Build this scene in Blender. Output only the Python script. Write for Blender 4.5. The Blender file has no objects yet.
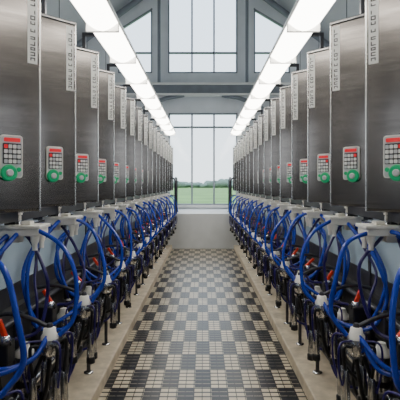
import bpy, bmesh, math, random
from mathutils import Vector, Matrix
random.seed(4)
S = bpy.context.scene
COL = S.collection

# ------------------------------------------------------------ materials
def mat(name, col, rough=0.5, metal=0.0, var=0.0, scale=8.0, stretch=(1,1,1), emis=None, es=0.0, bump=0.0, trans=0.0):
    m = bpy.data.materials.new(name); m.use_nodes = True
    nt = m.node_tree; N = nt.nodes; L = nt.links
    b = N["Principled BSDF"]
    b.inputs["Base Color"].default_value = (*col, 1)
    b.inputs["Roughness"].default_value = rough
    b.inputs["Metallic"].default_value = metal
    if trans: b.inputs["Transmission Weight"].default_value = trans
    if emis:
        b.inputs["Emission Color"].default_value = (*emis, 1)
        b.inputs["Emission Strength"].default_value = es
    if var > 0 or bump > 0:
        tc = N.new("ShaderNodeTexCoord"); mp = N.new("ShaderNodeMapping")
        mp.inputs["Scale"].default_value = stretch
        no = N.new("ShaderNodeTexNoise"); no.inputs["Scale"].default_value = scale
        no.inputs["Detail"].default_value = 4
        L.new(tc.outputs["Object"], mp.inputs["Vector"]); L.new(mp.outputs[0], no.inputs["Vector"])
        if var > 0:
            r = N.new("ShaderNodeValToRGB")
            r.color_ramp.elements[0].position = 0.3; r.color_ramp.elements[1].position = 0.7
            r.color_ramp.elements[0].color = (*[max(0, c*(1-var)) for c in col], 1)
            r.color_ramp.elements[1].color = (*[min(1, c*(1+var)) for c in col], 1)
            L.new(no.outputs["Fac"], r.inputs[0]); L.new(r.outputs[0], b.inputs["Base Color"])
        if bump > 0:
            bp = N.new("ShaderNodeBump"); bp.inputs["Strength"].default_value = bump
            bp.inputs["Distance"].default_value = 0.01
            L.new(no.outputs["Fac"], bp.inputs["Height"]); L.new(bp.outputs[0], b.inputs["Normal"])
    return m

M = {}
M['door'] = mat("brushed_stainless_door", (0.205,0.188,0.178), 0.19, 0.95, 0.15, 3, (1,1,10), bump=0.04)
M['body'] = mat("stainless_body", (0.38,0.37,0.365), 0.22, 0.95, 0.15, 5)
M['edge'] = mat("polished_edge", (0.85,0.84,0.82), 0.25, 1.0, 0.05, 20)
M['steel'] = mat("polished_steel", (0.78,0.78,0.79), 0.18, 1.0, 0.08, 20)
M['dsteel'] = mat("dark_steel", (0.08,0.08,0.09), 0.4, 0.7, 0.2, 10)
M['black'] = mat("black_rubber", (0.008,0.008,0.010), 0.4, 0, 0.2, 30)
M['blue'] = mat("blue_hose", (0.014,0.050,0.44), 0.2, 0, 0.15, 12)
M['navy'] = mat("navy_hose", (0.02,0.012,0.13), 0.28, 0, 0.15, 12)
M['white'] = mat("white_plastic", (0.94,0.92,0.87), 0.4, 0, 0.05, 10)
M['cream'] = mat("cream_plastic", (0.82,0.79,0.71), 0.45, 0, 0.08, 10)
M['label'] = mat("label_white", (0.95,0.95,0.93), 0.5, 0, 0.03, 10)
M['ink'] = mat("label_ink", (0.03,0.03,0.035), 0.5, 0, 0.05, 10)
M['red'] = mat("red_display", (0.75,0.015,0.03), 0.3, 0, 0.1, 30, emis=(1,0.02,0.03), es=0.35)
M['green'] = mat("green_button", (0.01,0.42,0.16), 0.35, 0, 0.1, 30, emis=(0,0.5,0.2), es=0.1)
M['grey'] = mat("grey_keypad", (0.62,0.64,0.66), 0.45, 0, 0.05, 20)
M['orange'] = mat("orange_plastic", (0.85,0.05,0.015), 0.4, 0, 0.08, 10)
M['conc'] = mat("concrete_curb_mat", (0.62,0.53,0.40), 0.6, 0, 0.2, 9, bump=0.3)
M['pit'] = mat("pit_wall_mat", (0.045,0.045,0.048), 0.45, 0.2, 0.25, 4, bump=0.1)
M['splash'] = mat("pale_blue_panel", (0.52,0.66,0.76), 0.25, 0, 0.08, 2)
M['wall'] = mat("painted_wall_mat", (0.72,0.75,0.78), 0.7, 0, 0.06, 2)
M['front'] = mat("front_wall_mat", (0.16,0.16,0.16), 0.7, 0, 0.1, 1)
M['lowwall'] = mat("white_masonry_mat", (0.64,0.66,0.67), 0.5, 0, 0.06, 3)
M['ceil'] = mat("ceiling_panel_mat", (0.50,0.52,0.54), 0.7, 0, 0.06, 1)
M['frame'] = mat("window_frame_mat", (0.24,0.27,0.31), 0.5, 0.2, 0.05, 5)
M['beam'] = mat("steel_beam_paint", (0.19,0.21,0.24), 0.5, 0.2, 0.1, 4)
M['hous'] = mat("lamp_housing_mat", (0.80,0.80,0.78), 0.4, 0, 0.03, 5)
M['lamp'] = mat("lamp_diffuser_mat", (0.9,0.9,0.88), 0.4, 0, 0.03, 5, emis=(1.0,0.955,0.86), es=13.0)
M['fill_glow'] = mat("added_fill_glow_mat", (0.9,0.9,0.88), 0.4, 0, 0.03, 5, emis=(1.0,0.98,0.95), es=5.0)  # glow for the added ceiling fill, no fixture of the parlour
M['grass'] = mat("grass_mat", (0.17,0.31,0.07), 0.9, 0, 0.25, 0.3)
M['tree'] = mat("tree_mat", (0.20,0.26,0.21), 0.9, 0, 0.2, 0.3)
M['plat'] = mat("platform_concrete_mat", (0.32,0.32,0.31), 0.8, 0, 0.2, 4, bump=0.2)

# glass
g = bpy.data.materials.new("window_glass"); g.use_nodes = True
nt = g.node_tree; nt.nodes.clear()
o = nt.nodes.new("ShaderNodeOutputMaterial"); mx = nt.nodes.new("ShaderNodeMixShader")
tr = nt.nodes.new("ShaderNodeBsdfTransparent"); gl = nt.nodes.new("ShaderNodeBsdfGlossy")
gl.inputs["Roughness"].default_value = 0.05; mx.inputs[0].default_value = 0.04
tr.inputs[0].default_value = (0.95,0.97,0.98,1)
nt.links.new(tr.outputs[0], mx.inputs[1]); nt.links.new(gl.outputs[0], mx.inputs[2]); nt.links.new(mx.outputs[0], o.inputs[0])
M['glass'] = g

# slatted floor mat
def floor_mat():
    m = bpy.data.materials.new("slatted_rubber_mat"); m.use_nodes = True
    nt = m.node_tree; N = nt.nodes; L = nt.links; b = N["Principled BSDF"]
    tc = N.new("ShaderNodeTexCoord"); sp = N.new("ShaderNodeSeparateXYZ")
    L.new(tc.outputs["Object"], sp.inputs[0])
    def mth(op, a, c=None):
        n = N.new("ShaderNodeMath"); n.operation = op
        for i, v in enumerate((a, c)):
            if v is None: continue
            if isinstance(v, (int, float)): n.inputs[i].default_value = v
            else: L.new(v, n.inputs[i])
        return n.outputs[0]
    def cell(src, per, duty, off=0.0):
        f = mth('FRACT', mth('ADD', mth('DIVIDE', src, per), 100.0+off))
        return mth('LESS_THAN', f, duty)
    X, Y = sp.outputs[0], sp.outputs[1]
    a = cell(X, 0.2766, 0.5, 0.25); c = cell(Y, 0.77, 0.5)
    x = mth('ABSOLUTE', mth('SUBTRACT', a, c))                          # checker
    thr = mth('ADD', mth('MULTIPLY', x, 0.66), 0.06)
    fy = mth('FRACT', mth('ADD', mth('DIVIDE', Y, 0.077), 100.0))
    sl = mth('LESS_THAN', fy, thr)
    fx = cell(X, 0.06915, 0.90, .05)
    k = mth('MULTIPLY', sl, fx)
    no = N.new("ShaderNodeTexNoise"); no.inputs["Scale"].default_value = 4; no.inputs["Detail"].default_value = 5
    L.new(tc.outputs["Object"], no.inputs["Vector"])
    k2 = mth('MULTIPLY', k, mth('ADD', mth('MULTIPLY', no.outputs["Fac"], 0.8), 0.45))
    mix = N.new("ShaderNodeMix"); mix.data_type = 'RGBA'
    L.new(k2, mix.inputs[0]); mix.inputs[6].default_value = (0.008,0.009,0.015,1); mix.inputs[7].default_value = (0.66,0.57,0.42,1)
    L.new(mix.outputs[2], b.inputs["Base Color"]); b.inputs["Roughness"].default_value = 0.33
    b.inputs["Specular IOR Level"].default_value = 0.35
    bp = N.new("ShaderNodeBump"); bp.inputs["Strength"].default_value = 0.4; bp.inputs["Distance"].default_value = 0.008
    L.new(k, bp.inputs["Height"]); L.new(bp.outputs[0], b.inputs["Normal"])
    return m
M['mat'] = floor_mat()

# ------------------------------------------------------------ mesh builder
class MB:
    def __init__(s):
        s.v = []; s.f = []; s.m = []; s.sm = []; s.mats = []; s.M = Matrix.Identity(4)
    def mi(s, k):
        if k not in s.mats: s.mats.append(k)
        return s.mats.index(k)
    def add(s, vs, fs, k, smooth=False):
        o = len(s.v); i = s.mi(k)
        s.v += [s.M @ Vector(p) for p in vs]
        for f in fs:
            s.f.append([o+q for q in f]); s.m.append(i); s.sm.append(smooth)
    def box(s, lo, hi, k, bev=0.0):
        lo = Vector(lo); hi = Vector(hi)
        bm = bmesh.new(); bmesh.ops.create_cube(bm, size=1)
        c = (lo+hi)/2; d = hi-lo
        for v in bm.verts: v.co = Vector((v.co.x*d.x, v.co.y*d.y, v.co.z*d.z))+c
        if bev > 0:
            bmesh.ops.bevel(bm, geom=list(bm.edges), offset=min(bev, min(d)*0.45), segments=2, affect='EDGES', profile=0.6)
        bm.verts.index_update()
        s.add([v.co.copy() for v in bm.verts], [[v.index for v in f.verts] for f in bm.faces], k)
        bm.free()
    def ring(s, c, t, r, n, up=None):
        t = t.normalized()
        u = up if up else (Vector((0,0,1)) if abs(t.z) < .9 else Vector((1,0,0)))
        u = (u - t*u.dot(t)).normalized(); w = t.cross(u)
        return [c + u*(r*math.cos(2*math.pi*i/n)) + w*(r*math.sin(2*math.pi*i/n)) for i in range(n)], u
    def sweep(s, pts, rs, k, n=10, caps=True):
        vs = []; fs = []; up = None
        P = [Vector(p) for p in pts]
        for i, p in enumerate(P):
            t = P[min(i+1, len(P)-1)] - P[max(i-1, 0)]
            if t.length < 1e-7: t = Vector((0,0,1))
            rg, up = s.ring(p, t, rs[i] if isinstance(rs, list) else rs, n, up)
            vs += rg
        for i in range(len(P)-1):
            for j in range(n):
                a = i*n+j; b_ = i*n+(j+1) % n
                fs.append([a, b_, b_+n, a+n])
        s.add(vs, fs, k, True)
        if caps:
            s.add(vs[:n], [list(range(n))[::-1]], k); s.add(vs[-n:], [list(range(n))], k)
    def tube(s, ctrl, r, k, n=10, res=6):
        C = [Vector(p) for p in ctrl]; pts = []
        E = [2*C[0]-C[1]] + C + [2*C[-1]-C[-2]]
        for i in range(1, len(E)-2):
            a, b, c, d = E[i-1], E[i], E[i+1], E[i+2]
            for q in range(res):
                t = q/res
                pts.append(0.5*((2*b)+(c-a)*t+(2*a-5*b+4*c-d)*t*t+(3*b-a-3*c+d)*t**3))
        pts.append(C[-1]); s.sweep(pts, r, k, n)
    def rod(s, a, b, r, k, n=12): s.sweep([a, b], r, k, n)
    def lathe(s, c, prof, k, n=20, axis=(0,0,1)):
        ax = Vector(axis).normalized(); c = Vector(c); vs = []; fs = []
        up = Vector((1,0,0)) if abs(ax.x) < .9 else Vector((0,1,0))
        for h, r in prof:
            rg, _ = s.ring(c+ax*h, ax, max(r, 1e-4), n, up); vs += rg
        for i in range(len(prof)-1):
            for j in range(n):
                a = i*n+j; b_ = i*n+(j+1) % n
                fs.append([a, b_, b_+n, a+n])
        s.add(vs, fs, k, True)
        s.add(vs[:n], [list(range(n))[::-1]], k); s.add(vs[-n:], [list(range(n))], k)
    def mesh(s, name, origin=(0,0,0), mirror=False):
        me = bpy.data.meshes.new(name); o = Vector(origin)
        vs = [(p-o) for p in s.v]; fs = s.f
        if mirror:
            vs = [Vector((-p.x, p.y, p.z)) for p in vs]; fs = [f[::-1] for f in fs]
        me.from_pydata([tuple(p) for p in vs], [], fs)
        for k in s.mats: me.materials.append(M[k])
        for p, i, q in zip(me.polygons, s.m, s.sm): p.material_index = i; p.use_smooth = q
        me.update(); return me

def put(name, me, loc=(0,0,0)):
    ob = bpy.data.objects.new(name, me); ob.location = loc; COL.objects.link(ob); return ob
def pair(name, mb, origin, y=0.0):
    for sgn in (1, -1):
        me = mb.mesh(name, origin, sgn < 0)
        put(name, me, (sgn*origin[0], origin[1]+y, origin[2]))

PITCH = 0.70
# ------------------------------------------------------------ cabinet
cb = MB()
cb.M = Matrix.Translation((0.90, 0, 1.56)) @ Matrix.Rotation(math.radians(-45), 4, 'Z')
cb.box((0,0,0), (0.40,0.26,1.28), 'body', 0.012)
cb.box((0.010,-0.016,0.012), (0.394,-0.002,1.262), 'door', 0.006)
cb.box((-0.004,-0.018,1.262), (0.404,0.262,1.285), 'body', 0.006)          # lid
cb.box((-0.004,-0.012,0.0), (0.007,0.02,1.265), 'edge', 0.003)             # polished edge fold
for z in (0.14, 0.64, 1.14):                                                # hinges
    cb.lathe((0.395,-0.012,z), [(-.035,.006),(-.03,.009),(.03,.009),(.035,.006)], 'steel', 10)
cb.lathe((0.375,-0.016,0.60), [(0,.014),(.006,.014),(.01,.010)], 'steel', 14, (0,-1,0))  # latch
# label strip with vertical lettering
cb.box((0.020,-0.020,0.80), (0.074,-0.014,1.245), 'label', 0.001)
random.seed(11)
z = 1.222
while z > 0.83:
    h = random.choice((.016,.020,.022))
    a, b = 0.034, 0.060
    t = .0045
    if random.random() < .8: cb.box((a,-0.022,z-h), (b,-0.0195,z-h+t), 'ink')
    if random.random() < .6: cb.box((a,-0.022,z-t), (b,-0.0195,z), 'ink')
    cb.box((a,-0.0222,z-h), (a+t,-0.0195,z), 'ink')
    if random.random() < .5: cb.box((b-t,-0.0222,z-h), (b,-0.0195,z), 'ink')
    z -= h + random.choice((.010,.010,.024))
# control panel
def rrect(mb, x0, x1, z0, z1, y0, y1, r, k):
    pts = []
    for cx, cz, a0 in ((x1-r,z1-r,0),(x0+r,z1-r,90),(x0+r,z0+r,180),(x1-r,z0+r,270)):
        for i in range(6):
            a = math.radians(a0+i*18); pts.append((cx+r*math.cos(a), cz+r*math.sin(a)))
    n = len(pts)
    vs = [(p[0], y1, p[1]) for p in pts] + [(p[0], y0, p[1]) for p in pts]
    fs = [list(range(n))[::-1], list(range(n, 2*n))] + [[i,(i+1)%n,(i+1)%n+n,i+n] for i in range(n)]
    mb.add(vs, fs, k)
rrect(cb, .106,.222,.182,.405,-.030,-.012,.016,'white')
rrect(cb, .112,.216,.188,.399,-.033,-.026,.013,'grey')
rrect(cb, .122,.206,.370,.390,-.037,-.030,.005,'red')
rrect(cb, .116,.212,.254,.362,-.035,-.030,.006,'ink')
for i in range(4):
    for j in range(4):
        rrect(cb, .1195+i*.0228,.1195+i*.0228+.018,.258+j*.0258,.258+j*.0258+.0195,-.0385,-.033,.004,'red' if (i==3 and j==3) else ('grey' if (i+2*j)%3==0 else 'label'))
cb.lathe((.180,-.030,.208), [(0,.043),(.010,.043),(.014,.037)], 'green', 24, (0,-1,0))
cb.lathe((.180,-.043,.208), [(0,.019),(.006,.019),(.010,.013)], 'grey', 20, (0,-1,0))
cb.lathe((.128,-.032,.226), [(0,.013),(.008,.011)], 'green', 14, (0,-1,0))
# underside fittings
for x in (.07,.14,.24,.32):
    cb.lathe((x,.10,0.002), [(0,.022),(.02,.022),(.022,.014),(.07,.014),(.075,.018),(.09,.018)], 'steel' if x<.2 else 'black', 12, (0,0,-1))
meR = cb.mesh("stainless_steel_cabinet", (0.90,0,1.56)); meL = cb.mesh("stainless_steel_cabinet", (0.90,0,1.56), True)
for n in range(-3, 17):
    for sgn, me in ((-1,meL),(1,meR)):
        put("stainless_steel_cabinet", me, (sgn*0.90, 2.53+PITCH*n, 1.56))

# ------------------------------------------------------------ milking unit
O = (.80,0,.90)
def build_unit(seed):
    rnd = random.Random(seed)
    mu = MB()
    C = Vector((.80,0,.90))
    mu.lathe(C, [(-.085,.020),(-.08,.040),(-.05,.050),(-.01,.050),(.005,.044)], 'steel')
    mu.lathe(C, [(.005,.044),(.02,.044),(.035,.034),(.06,.030),(.065,.020)], 'white')
    for dx, dy, dz in ((-.062,-.05,0),(.055,-.062,-.02),(-.05,.06,-.03),(.06,.055,.01)):
        dz += rnd.uniform(-.03,.02); dx += rnd.uniform(-.012,.012); dy += rnd.uniform(-.012,.012)
        t = C+Vector((dx,dy,-.14+dz))
        mu.tube([C+Vector((dx*.5,dy*.5,-.03)), C+Vector((dx*1.1,dy*1.1,-.02)), C+Vector((dx*1.15,dy*1.15,-.08)), t], .009, 'black', 8)
        mu.lathe(t, [(-.16,.021),(-.14,.024),(-.03,.020),(0,.012)], 'steel', 14)
        mu.lathe(t, [(-.205,.018),(-.20,.028),(-.165,.028),(-.158,.021)], 'black', 14)
        mu.tube([C+Vector((dx*.4,dy*.4,.0)), C+Vector((dx*1.5,dy*1.5,.0)), C+Vector((dx*1.6,dy*1.6,-.12)), t+Vector((dx*.3,dy*.3,-.07))], .0055, 'navy', 8)
    # support arm
    mu.tube([(1.15,.05,1.0),(1.02,.05,1.02),(.90,.02,1.0),(.80,0,.962)], .012, 'dsteel', 10)
    mu.lathe((.80,0,.955), [(0,.018),(.02,.018),(.03,.012)], 'dsteel', 12)
    # milk meter
    Q = Vector((.97,.10,.60))
    mu.lathe(Q, [(-.04,.02),(-.03,.040),(0,.046),(.16,.046),(.18,.042)], 'steel', 20)
    mu.lathe(Q, [(.18,.050),(.205,.050),(.22,.03),(.25,.022)], 'white', 20)
    mu.lathe(Q, [(.02,.0485),(.05,.0485)], 'black', 20)
    mu.rod(Q+Vector((0,0,-.04)), (.97,.10,.115), .016, 'dsteel')
    mu.lathe((.97,.10,.115), [(0,.04),(.012,.04),(.016,.02)], 'steel')
    mu.rod((.97,.10,.70),(1.149,.10,.70), .014, 'steel')
    # second pulsator can
    mu.lathe((1.07,-.14,.60), [(0,.03),(.01,.036),(.16,.036),(.17,.03),(.2,.012)], 'black', 16)
    mu.rod((1.07,-.14,.66),(1.149,-.14,.66), .012, 'steel')
    mu.lathe((1.07,-.14,.77), [(0,.018),(.03,.018),(.035,.01)], 'white', 12)
    # junction block
    mu.box((.99,-.08,.78),(1.13,.03,.90),'black',.012)
    mu.lathe((1.02,-.03,.90),[(0,.03),(.02,.03),(.03,.018)],'steel',14)
    mu.box((.90,-.06,.50),(.95,.00,.62),'dsteel',.008)
    # hoses (each stall hangs a little differently)
    def H(pts, r, k, amp=.03):
        q = [pts[0]]
        for p in pts[1:-1]: q.append(tuple(c+rnd.uniform(-amp,amp) for c in p))
        q.append(pts[-1]); mu.tube(q, r, k, 10, 7)
    a = rnd.uniform(-.05,.03)
    H([(1.03,.10,1.46),(1.09,-.02,1.36),(1.14,-.15,1.16+a),(1.12,-.20,.95+a),(1.01,-.16,.80+a*.5),(.89,-.09,.80),(.82,-.01,.90)], .0125, 'blue',.025)
    H([(.99,.10,1.46),(1.03,-.02,1.41),(1.12,-.16,1.24),(1.13,-.22,1.00+a),(1.01,-.21,.83+a*.5),(.88,-.12,.83),(.80,-.02,.93)], .0125, 'blue',.03)
    H([(1.00,.13,1.46),(.90,.10,1.46),(.78,.06,1.38),(.70,.03,1.20),(.69,.01,1.02),(.75,.0,.92)], .012, 'blue',.025)
    H([(1.04,.16,1.46),(.96,.16,1.38),(.88,.13,1.24),(.86,.10,1.08),(.90,.04,.95),(.98,.0,.90)], .010, 'navy',.03)
    H([(1.06,.14,1.46),(1.10,.05,1.30),(1.12,-.08,1.12),(1.08,-.14,.95),(1.07,-.14,.80)], .009, 'navy',.02)
    H([(.80,.0,.80),(.82,.02,.62),(.90,.06,.48),(1.02,.08,.42),(1.149,.08,.42)], .012, 'black',.02)
    H([(.84,.02,.82),(.90,-.03,.66),(.95,-.08,.50),(1.05,-.10,.40),(1.149,-.06,.34)], .011, 'black',.02)
    H([(.86,-.03,.84),(.90,.02,.70),(.88,.05,.52),(.95,.02,.38),(1.10,-.02,.34)], .010, 'navy',.02)
    H([(1.08,.02,.80),(1.07,.06,.62),(1.02,.02,.45),(1.05,-.04,.30),(1.14,-.06,.32)], .010, 'black',.02)
    # orange release lever
    mu.M = Matrix.Translation((1.03,-.03,.95)) @ Matrix.Rotation(math.radians(rnd.uniform(20,50)),4,'Y')
    mu.box((-.012,-.014,-.05),(.012,.014,.065),'orange',.006)
    mu.lathe((0,0,-.06),[(-.02,.018),(.015,.018)],'black',12)
    mu.M = Matrix.Identity(4)
    # cup tray (jetter holder)
    mu.box((.88,.06,1.430),(1.09,.22,1.475),'white',.008)
    mu.box((.87,.05,1.47),(1.10,.23,1.488),'white',.004)
    mu.box((.93,.08,1.488),(.985,.14,1.51),'cream',.008)
    for x, y in ((.91,.09),(.91,.19)):
        mu.lathe((x,y,1.432),[(0,.024),(.03,.022),(.05,.014),(.08,.014)],'white',14,(0,0,-1))
    mu.box((1.0,.11,1.39),(1.13,.17,1.44),'cream',.006)
    mu.box((1.03,.12,1.488),(1.07,.16,1.505),'dsteel',.003)
    return mu
units = []
for sd in range(5):
    u = build_unit(40+sd); units.append((u.mesh("milking_cluster", O, True), u.mesh("milking_cluster", O)))
for n in range(-3, 15):
    for i, sgn in enumerate((-1,1)):
        put("milking_cluster", units[(n*3+i*2)%5][i], (sgn*.80, 2.40+PITCH*n, .90))

# ------------------------------------------------------------ longitudinal structure
Y0, YP, YE = -3.0, 12.4, 15.0
fr = MB()
fr.box((1.02,-.3,1.505),(1.10,14.2,1.56),'dsteel',.006)
fr.box((1.37,-.3,2.60),(1.47,14.4,2.90),'beam',.01)
y = -.1
while y < 14.3:
    fr.box((1.38,y-.04,.95),(1.46,y+.04,2.62),'dsteel',.005)
    fr.box((1.08,y-.02,1.515),(1.40,y+.02,1.55),'dsteel',.004)
    fr.box((1.40,y-.02,2.88),(1.44,y+.02,3.50),'dsteel',.003)
    fr.box((1.05,y-.02,3.49),(1.44,y+.02,3.53),'dsteel',.003)
    y += 1.4
pair("cabinet_support_frame", fr, (1.42,0,.95))

pp = MB()
for x, z, r, k in ((1.115,.42,.03,'steel'),(1.115,.32,.022,'black'),(1.12,.70,.022,'black'),(1.125,.90,.020,'dsteel'),(1.11,.20,.025,'black')):
    pp.rod((x,-.4,z),(x,12.38,z), r, k, 14)
yy = 0.0
while yy < 12.3:
    pp.box((1.10,yy-.015,.17),(1.149,yy+.015,.94),'dsteel',.003); yy += 1.4
pair("milk_pipeline", pp, (1.12,0,.6))
vp = MB()
vp.rod((1.30,-.4,1.35),(1.30,14,1.35), .035, 'white', 14)
for i in range(11): vp.box((1.27,-.1+1.4*i-.015,1.31),(1.378,-.1+1.4*i+.015,1.39),'steel',.003)
pair("vacuum_pipe", vp, (1.30,0,1.35))
up = MB()
up.rod((1.62,-.4,3.0),(1.62,14.9,3.0), .05, 'steel', 14)
up.rod((1.75,-.4,3.25),(1.75,14.9,3.25), .035, 'white', 14)
for i in range(11): up.box((1.47,-.1+1.4*i-.02,2.93),(1.79,-.1+1.4*i+.02,2.95),'dsteel',.003)
pair("overhead_pipe", up, (1.62,0,3.0))

sg = MB()
sg.box((1.20,-.3,.95),(1.215,12.4,1.08),'dsteel',.003)
sg.box((1.20,-.3,1.08),(1.215,12.4,1.42),'splash',.003)
sg.rod((1.208,-.3,1.43),(1.208,12.4,1.43),.018,'steel')
for i in range(19): sg.box((1.19,-.2+.7*i-.02,.95),(1.20,-.2+.7*i+.02,1.42),'dsteel',.003)
pair("splash_guard", sg, (1.208,0,.95))

# stall rails on the platform
sr = MB()
for i in range(10):
    y = -.1+1.4*i
    sr.tube([(1.9,y,.95),(1.9,y,1.7),(2.0,y,1.95),(2.3,y,2.0),(3.0,y,2.0),(3.2,y,1.9),(3.25,y,1.7),(3.25,y,.95)], .03,'steel',10,5)
sr.rod((1.9,-.3,1.6),(1.9,13,1.6),.03,'steel'); sr.rod((3.25,-.3,1.5),(3.25,13,1.5),.03,'steel')
pair("stall_rail", sr, (2.5,0,.95))

# ------------------------------------------------------------ room shell
def solid(name, lo, hi, k, bev=0):
    mb = MB(); c = [(a+b)/2 for a, b in zip(lo, hi)]; mb.box(lo, hi, k, bev)
    return put(name, mb.mesh(name, c), c)
solid("floor", (-1.15,Y0,-.12),(1.15,YP,-.012),'plat')
fm = MB(); fm.box((-.83,Y0,-.012),(.83,YP,.012),'mat')
put("rubber_floor_mat", fm.mesh("rubber_floor_mat"))
for s_ in (-1,1):
    a, b = sorted((s_*.83, s_*1.15)); solid("concrete_curb", (a,Y0,-.012),(b,YP-.002,.115),'conc',.015)
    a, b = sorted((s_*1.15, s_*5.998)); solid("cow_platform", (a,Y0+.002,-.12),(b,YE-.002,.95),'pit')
    a, b = sorted((s_*6.0, s_*6.2)); nm = "left" if s_ < 0 else "right"
    solid("wall_%s"%nm, (a,Y0-.2,-.12),(b,YE+.2,1.9),'wall')
    solid("wall_%s_upper"%nm, (a,Y0-.2,3.9),(b,YE+.2,4.9),'wall')
    wn = MB()
    for i in range(13):
        yy = Y0+i*1.5; wn.box((s_*6.1-.05,yy-.05,1.9),(s_*6.1+.05,yy+.05,3.9),'frame')
    wn.box((s_*6.1-.04,Y0,2.88),(s_*6.1+.04,YE,2.94),'frame')
    put("window_%d"%(5 if s_<0 else 6), wn.mesh("side_window"))
solid("wall_pit_end", (-1.148,YP,-.12),(1.148,YE-.01,.95),'lowwall')
solid("wall_front", (-6.2,Y0-.2,-.12),(6.2,Y0,9.4),'front')
# roof
rf = MB()
for s_ in (-1,1):
    P = [(0,9.5),(s_*6.3,4.775),(s_*6.3,4.925),(0,9.65)]
    vs = [(x,Y0-.2,z) for x,z in P]+[(x,YE+.2,z) for x,z in P]
    fs = [[0,1,2,3],[7,6,5,4],[0,4,5,1],[1,5,6,2],[2,6,7,3],[3,7,4,0]]
    rf.add(vs, fs, 'ceil')
put("ceiling", rf.mesh("ceiling"))

# end wall with openings
def poly_wall(name, outer, holes, y, th, k):
    cu = bpy.data.curves.new(name, 'CURVE'); cu.dimensions = '2D'; cu.fill_mode = 'BOTH'; cu.extrude = th/2
    for pl in [outer]+holes:
        sp = cu.splines.new('POLY'); sp.points.add(len(pl)-1)
        for p, q in zip(sp.points, pl): p.co = (q[0], q[1], 0, 1)
        sp.use_cyclic_u = True
    tmp = bpy.data.objects.new(name+"_tmp", cu); COL.objects.link(tmp)
    dg = bpy.context.evaluated_depsgraph_get()
    me = bpy.data.meshes.new_from_object(tmp.evaluated_get(dg)); bpy.data.objects.remove(tmp)
    me.materials.clear(); me.materials.append(M[k])
    me.transform(Matrix.Rotation(math.radians(90),4,'X'))
    ob = put(name, me, (0,y,0)); return ob
lowW = [(-1.12,1.08),(1.12,1.08),(1.12,4.08),(-1.12,4.08)]
upW = [(-1.14,5.38),(1.12,5.38),(1.12,8.4),(-1.14,8.4)]
lW = [(-2.77,5.38),(-1.66,5.38),(-1.66,7.50),(-2.77,6.80)]
rW = [(1.66,5.38),(2.84,5.38),(2.84,6.80),(1.66,7.50)]
poly_wall("wall_back", [(-6,.0),(6,.0),(6,4.98),(0,9.48),(-6,4.98)], [lowW,upW,lW,rW], YE+.1, .2, 'wall')

def window(name, pl, vm, hm):
    mb = MB(); y0, y1 = YE+.02, YE+.12
    n = len(pl); w = .027
    for i in range(n):
        a = Vector((pl[i][0],0,pl[i][1])); b = Vector((pl[(i+1)%n][0],0,pl[(i+1)%n][1]))
        d = (b-a).normalized(); nrm = Vector((-d.z,0,d.x))
        q = [a-d*0, b+d*0, b+nrm*w*1.6, a+nrm*w*1.6]
        vs = [(p.x,y0-.03,p.z) for p in q]+[(p.x,y1,p.z) for p in q]
        mb.add(vs, [[0,1,2,3],[7,6,5,4],[0,4,5,1],[1,5,6,2],[2,6,7,3],[3,7,4,0]], 'frame')
    xs = [p[0] for p in pl]; zs = [p[1] for p in pl]
    for x, zt in vm: mb.box((x-w,y0-.02,min(zs)),(x+w,y1-.01,zt),'frame',.004)
    for z, x0, x1 in hm: mb.box((x0,y0-.01,z-w),(x1,y1-.02,z+w),'frame',.004)
    mb.add([(p[0],YE+.08,p[1]) for p in pl], [list(range(n))], 'glass')
    put(name, mb.mesh(name))
window("window_1", lowW, [(-.36,4.08),(.36,4.08)], [(3.62,-1.12,1.12)])
window("window_2", upW, [(-.36,8.4),(.36,8.4)], [(6.05,-1.14,1.12)])
window("window_3", lW, [], [(6.05,-2.77,-1.66)])
window("window_4", rW, [], [(6.05,1.66,2.84)])
tm = MB()
tm.box((-1.25,YE-.06,1.0),(1.25,YE,1.08),'lowwall',.01)
put("trim_1", tm.mesh("trim_sill"))
# truss beam
tb = MB()
tb.box((-5.9,14.55,4.62),(5.9,14.75,4.92),'beam',.01)
tb.box((-5.9,14.5,4.90),(5.9,14.8,4.97),'hous',.005)
tb.box((-5.9,14.5,4.57),(5.9,14.8,4.63),'hous',.005)
for s_ in (-1,1):
    tb.tube([(s_*2.6,14.65,3.2),(s_*2.1,14.65,4.0),(s_*1.3,14.65,4.45),(s_*.6,14.65,4.6)], .07,'beam',8)
    tb.box((s_*2.6-.1,14.55,.96),(s_*2.6+.1,14.75,4.62),'beam',.01)
    tb.rod((s_*1.4,14.65,4.9),(s_*1.4,14.65,8.05),.05,'beam')
    tb.sweep([(s_*5.9,14.65,4.75),(s_*.1,14.65,9.1)],.10,'beam',8)
put("roof_truss_beam", tb.mesh("roof_truss_beam"))

# ------------------------------------------------------------ lights
L0 = 1.235
def fixture(lk):
    lf = MB()
    lf.box((-.175,0.0,.03),(.175,L0,.08),'hous',.01)
    lf.box((-.10,.04,.075),(.10,L0-.04,.105),'hous',.006)
    n = 14; vs=[]; prof=[(-.165+.33*i/n, .03-.085*math.sin(math.pi*i/n)) for i in range(n+1)]
    for yv in (.01,L0-.01): vs += [(x,yv,z) for x,z in prof]
    k = n+1
    lf.add(vs, [[i,i+1,i+1+k,i+k] for i in range(n)]+[list(range(k))[::-1], list(range(k,2*k))], lk, False)
    for yv in (0.0,L0-.02): lf.box((-.172,yv,-.060),(.172,yv+.02,.04),'hous',.003)
    return lf.mesh("fluorescent_light_fixture")
lm = fixture('lamp'); um = fixture('fill_glow')  # second mesh is for the added ceiling fill
for i in range(12):
    for s_ in (-1,1):
        put("fluorescent_light_fixture", lm, (s_*1.06, -.1+i*1.24, 3.385))
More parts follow.
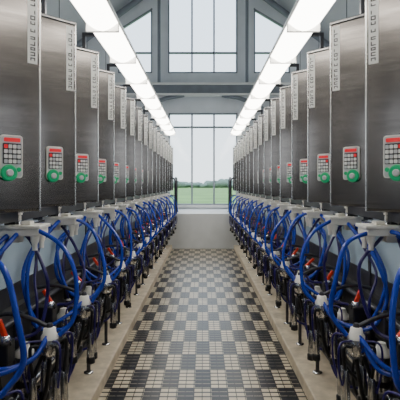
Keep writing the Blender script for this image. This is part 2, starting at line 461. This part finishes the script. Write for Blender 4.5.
for i in range(6):
    for s_ in (-1,1):
        ob = put("added_ceiling_fill", um, (s_*3.0, .5+i*2.4, 4.2)); ob.rotation_euler = (0, math.pi, 0)  # added fill, out of sight behind the cabinets, brightens ceiling and walls
uf = MB()
for s_ in (-1,1):
    uf.box((s_*3.0-.03,-2.9,4.06),(s_*3.0+.03,14.5,4.095),'dsteel',.004)
    for i in range(7): uf.rod((s_*3.0,.4+i*2.3,4.08),(s_*3.0,.4+i*2.3,7.2),.008,'dsteel',6)
put("added_fill_rail", uf.mesh("added_fill_rail"))  # made-up support, carries only the added ceiling fill

# ------------------------------------------------------------ handrails at the pit end
hr = MB()
hr.tube([(.76,12.5,.95),(.76,12.5,1.70),(.76,12.56,1.86),(.76,12.75,1.93),(.76,13.2,1.93),(.76,13.4,1.86),(.76,13.46,1.70),(.76,13.46,.95)], .022,'dsteel',10)
hr.rod((.76,12.5,1.45),(.76,13.46,1.45),.016,'dsteel')
for y in (12.5,13.46): hr.lathe((.76,y,.95),[(0,.05),(.012,.05),(.016,.03)],'dsteel')
hr.tube([(.72,12.46,.95),(.72,12.46,1.72),(.76,12.46,1.86),(.84,12.46,1.92),(.94,12.46,1.86),(.98,12.46,1.72),(.98,12.46,.95)], .022,'dsteel',10)
hr.rod((.72,12.46,1.45),(.98,12.46,1.45),.016,'dsteel')
pair("handrail", hr, (.78,12.5,.95))

# ------------------------------------------------------------ outside
solid("grass_field", (-400,YE+.4,.3),(400,600,.8),'grass')
tl = MB(); random.seed(3)
for i in range(150):
    x = -160+i*2.2+random.uniform(-1,1); y = 230+random.uniform(-15,15); h = random.uniform(2.0,4.5)
    bm = bmesh.new(); bmesh.ops.create_icosphere(bm, subdivisions=2, radius=1)
    for v in bm.verts:
        j = 1+random.uniform(-.15,.15); v.co = Vector((x+v.co.x*3.2*j, y+v.co.y*3*j, max(.8, .8+h*.5+v.co.z*h*.55*j)))
    bm.verts.index_update()
    tl.add([v.co.copy() for v in bm.verts], [[v.index for v in f.verts] for f in bm.faces], 'tree', True); bm.free()
put("tree_line", tl.mesh("tree_line"))

# ------------------------------------------------------------ world + camera
w = bpy.data.worlds.new("overcast_sky"); S.world = w; w.use_nodes = True
nt = w.node_tree; bg = nt.nodes["Background"]
tc = nt.nodes.new("ShaderNodeTexCoord"); sp = nt.nodes.new("ShaderNodeSeparateXYZ"); r = nt.nodes.new("ShaderNodeValToRGB")
r.color_ramp.elements[0].color = (0.76,0.82,0.86,1); r.color_ramp.elements[1].color = (0.64,0.80,1.0,1)
r.color_ramp.elements[1].position = .6
nt.links.new(tc.outputs["Generated"], sp.inputs[0]); nt.links.new(sp.outputs[2], r.inputs[0]); nt.links.new(r.outputs[0], bg.inputs[0])
bg.inputs[1].default_value = 3.3

cam = bpy.data.cameras.new("camera"); co = bpy.data.objects.new("camera", cam); COL.objects.link(co)
co.location = (0,0,1.7); co.rotation_euler = (math.radians(90),0,0)
cam.sensor_width = 36; cam.lens = 41.4; cam.shift_x = -.0075; cam.shift_y = -.035; cam.clip_end = 2000
S.camera = co
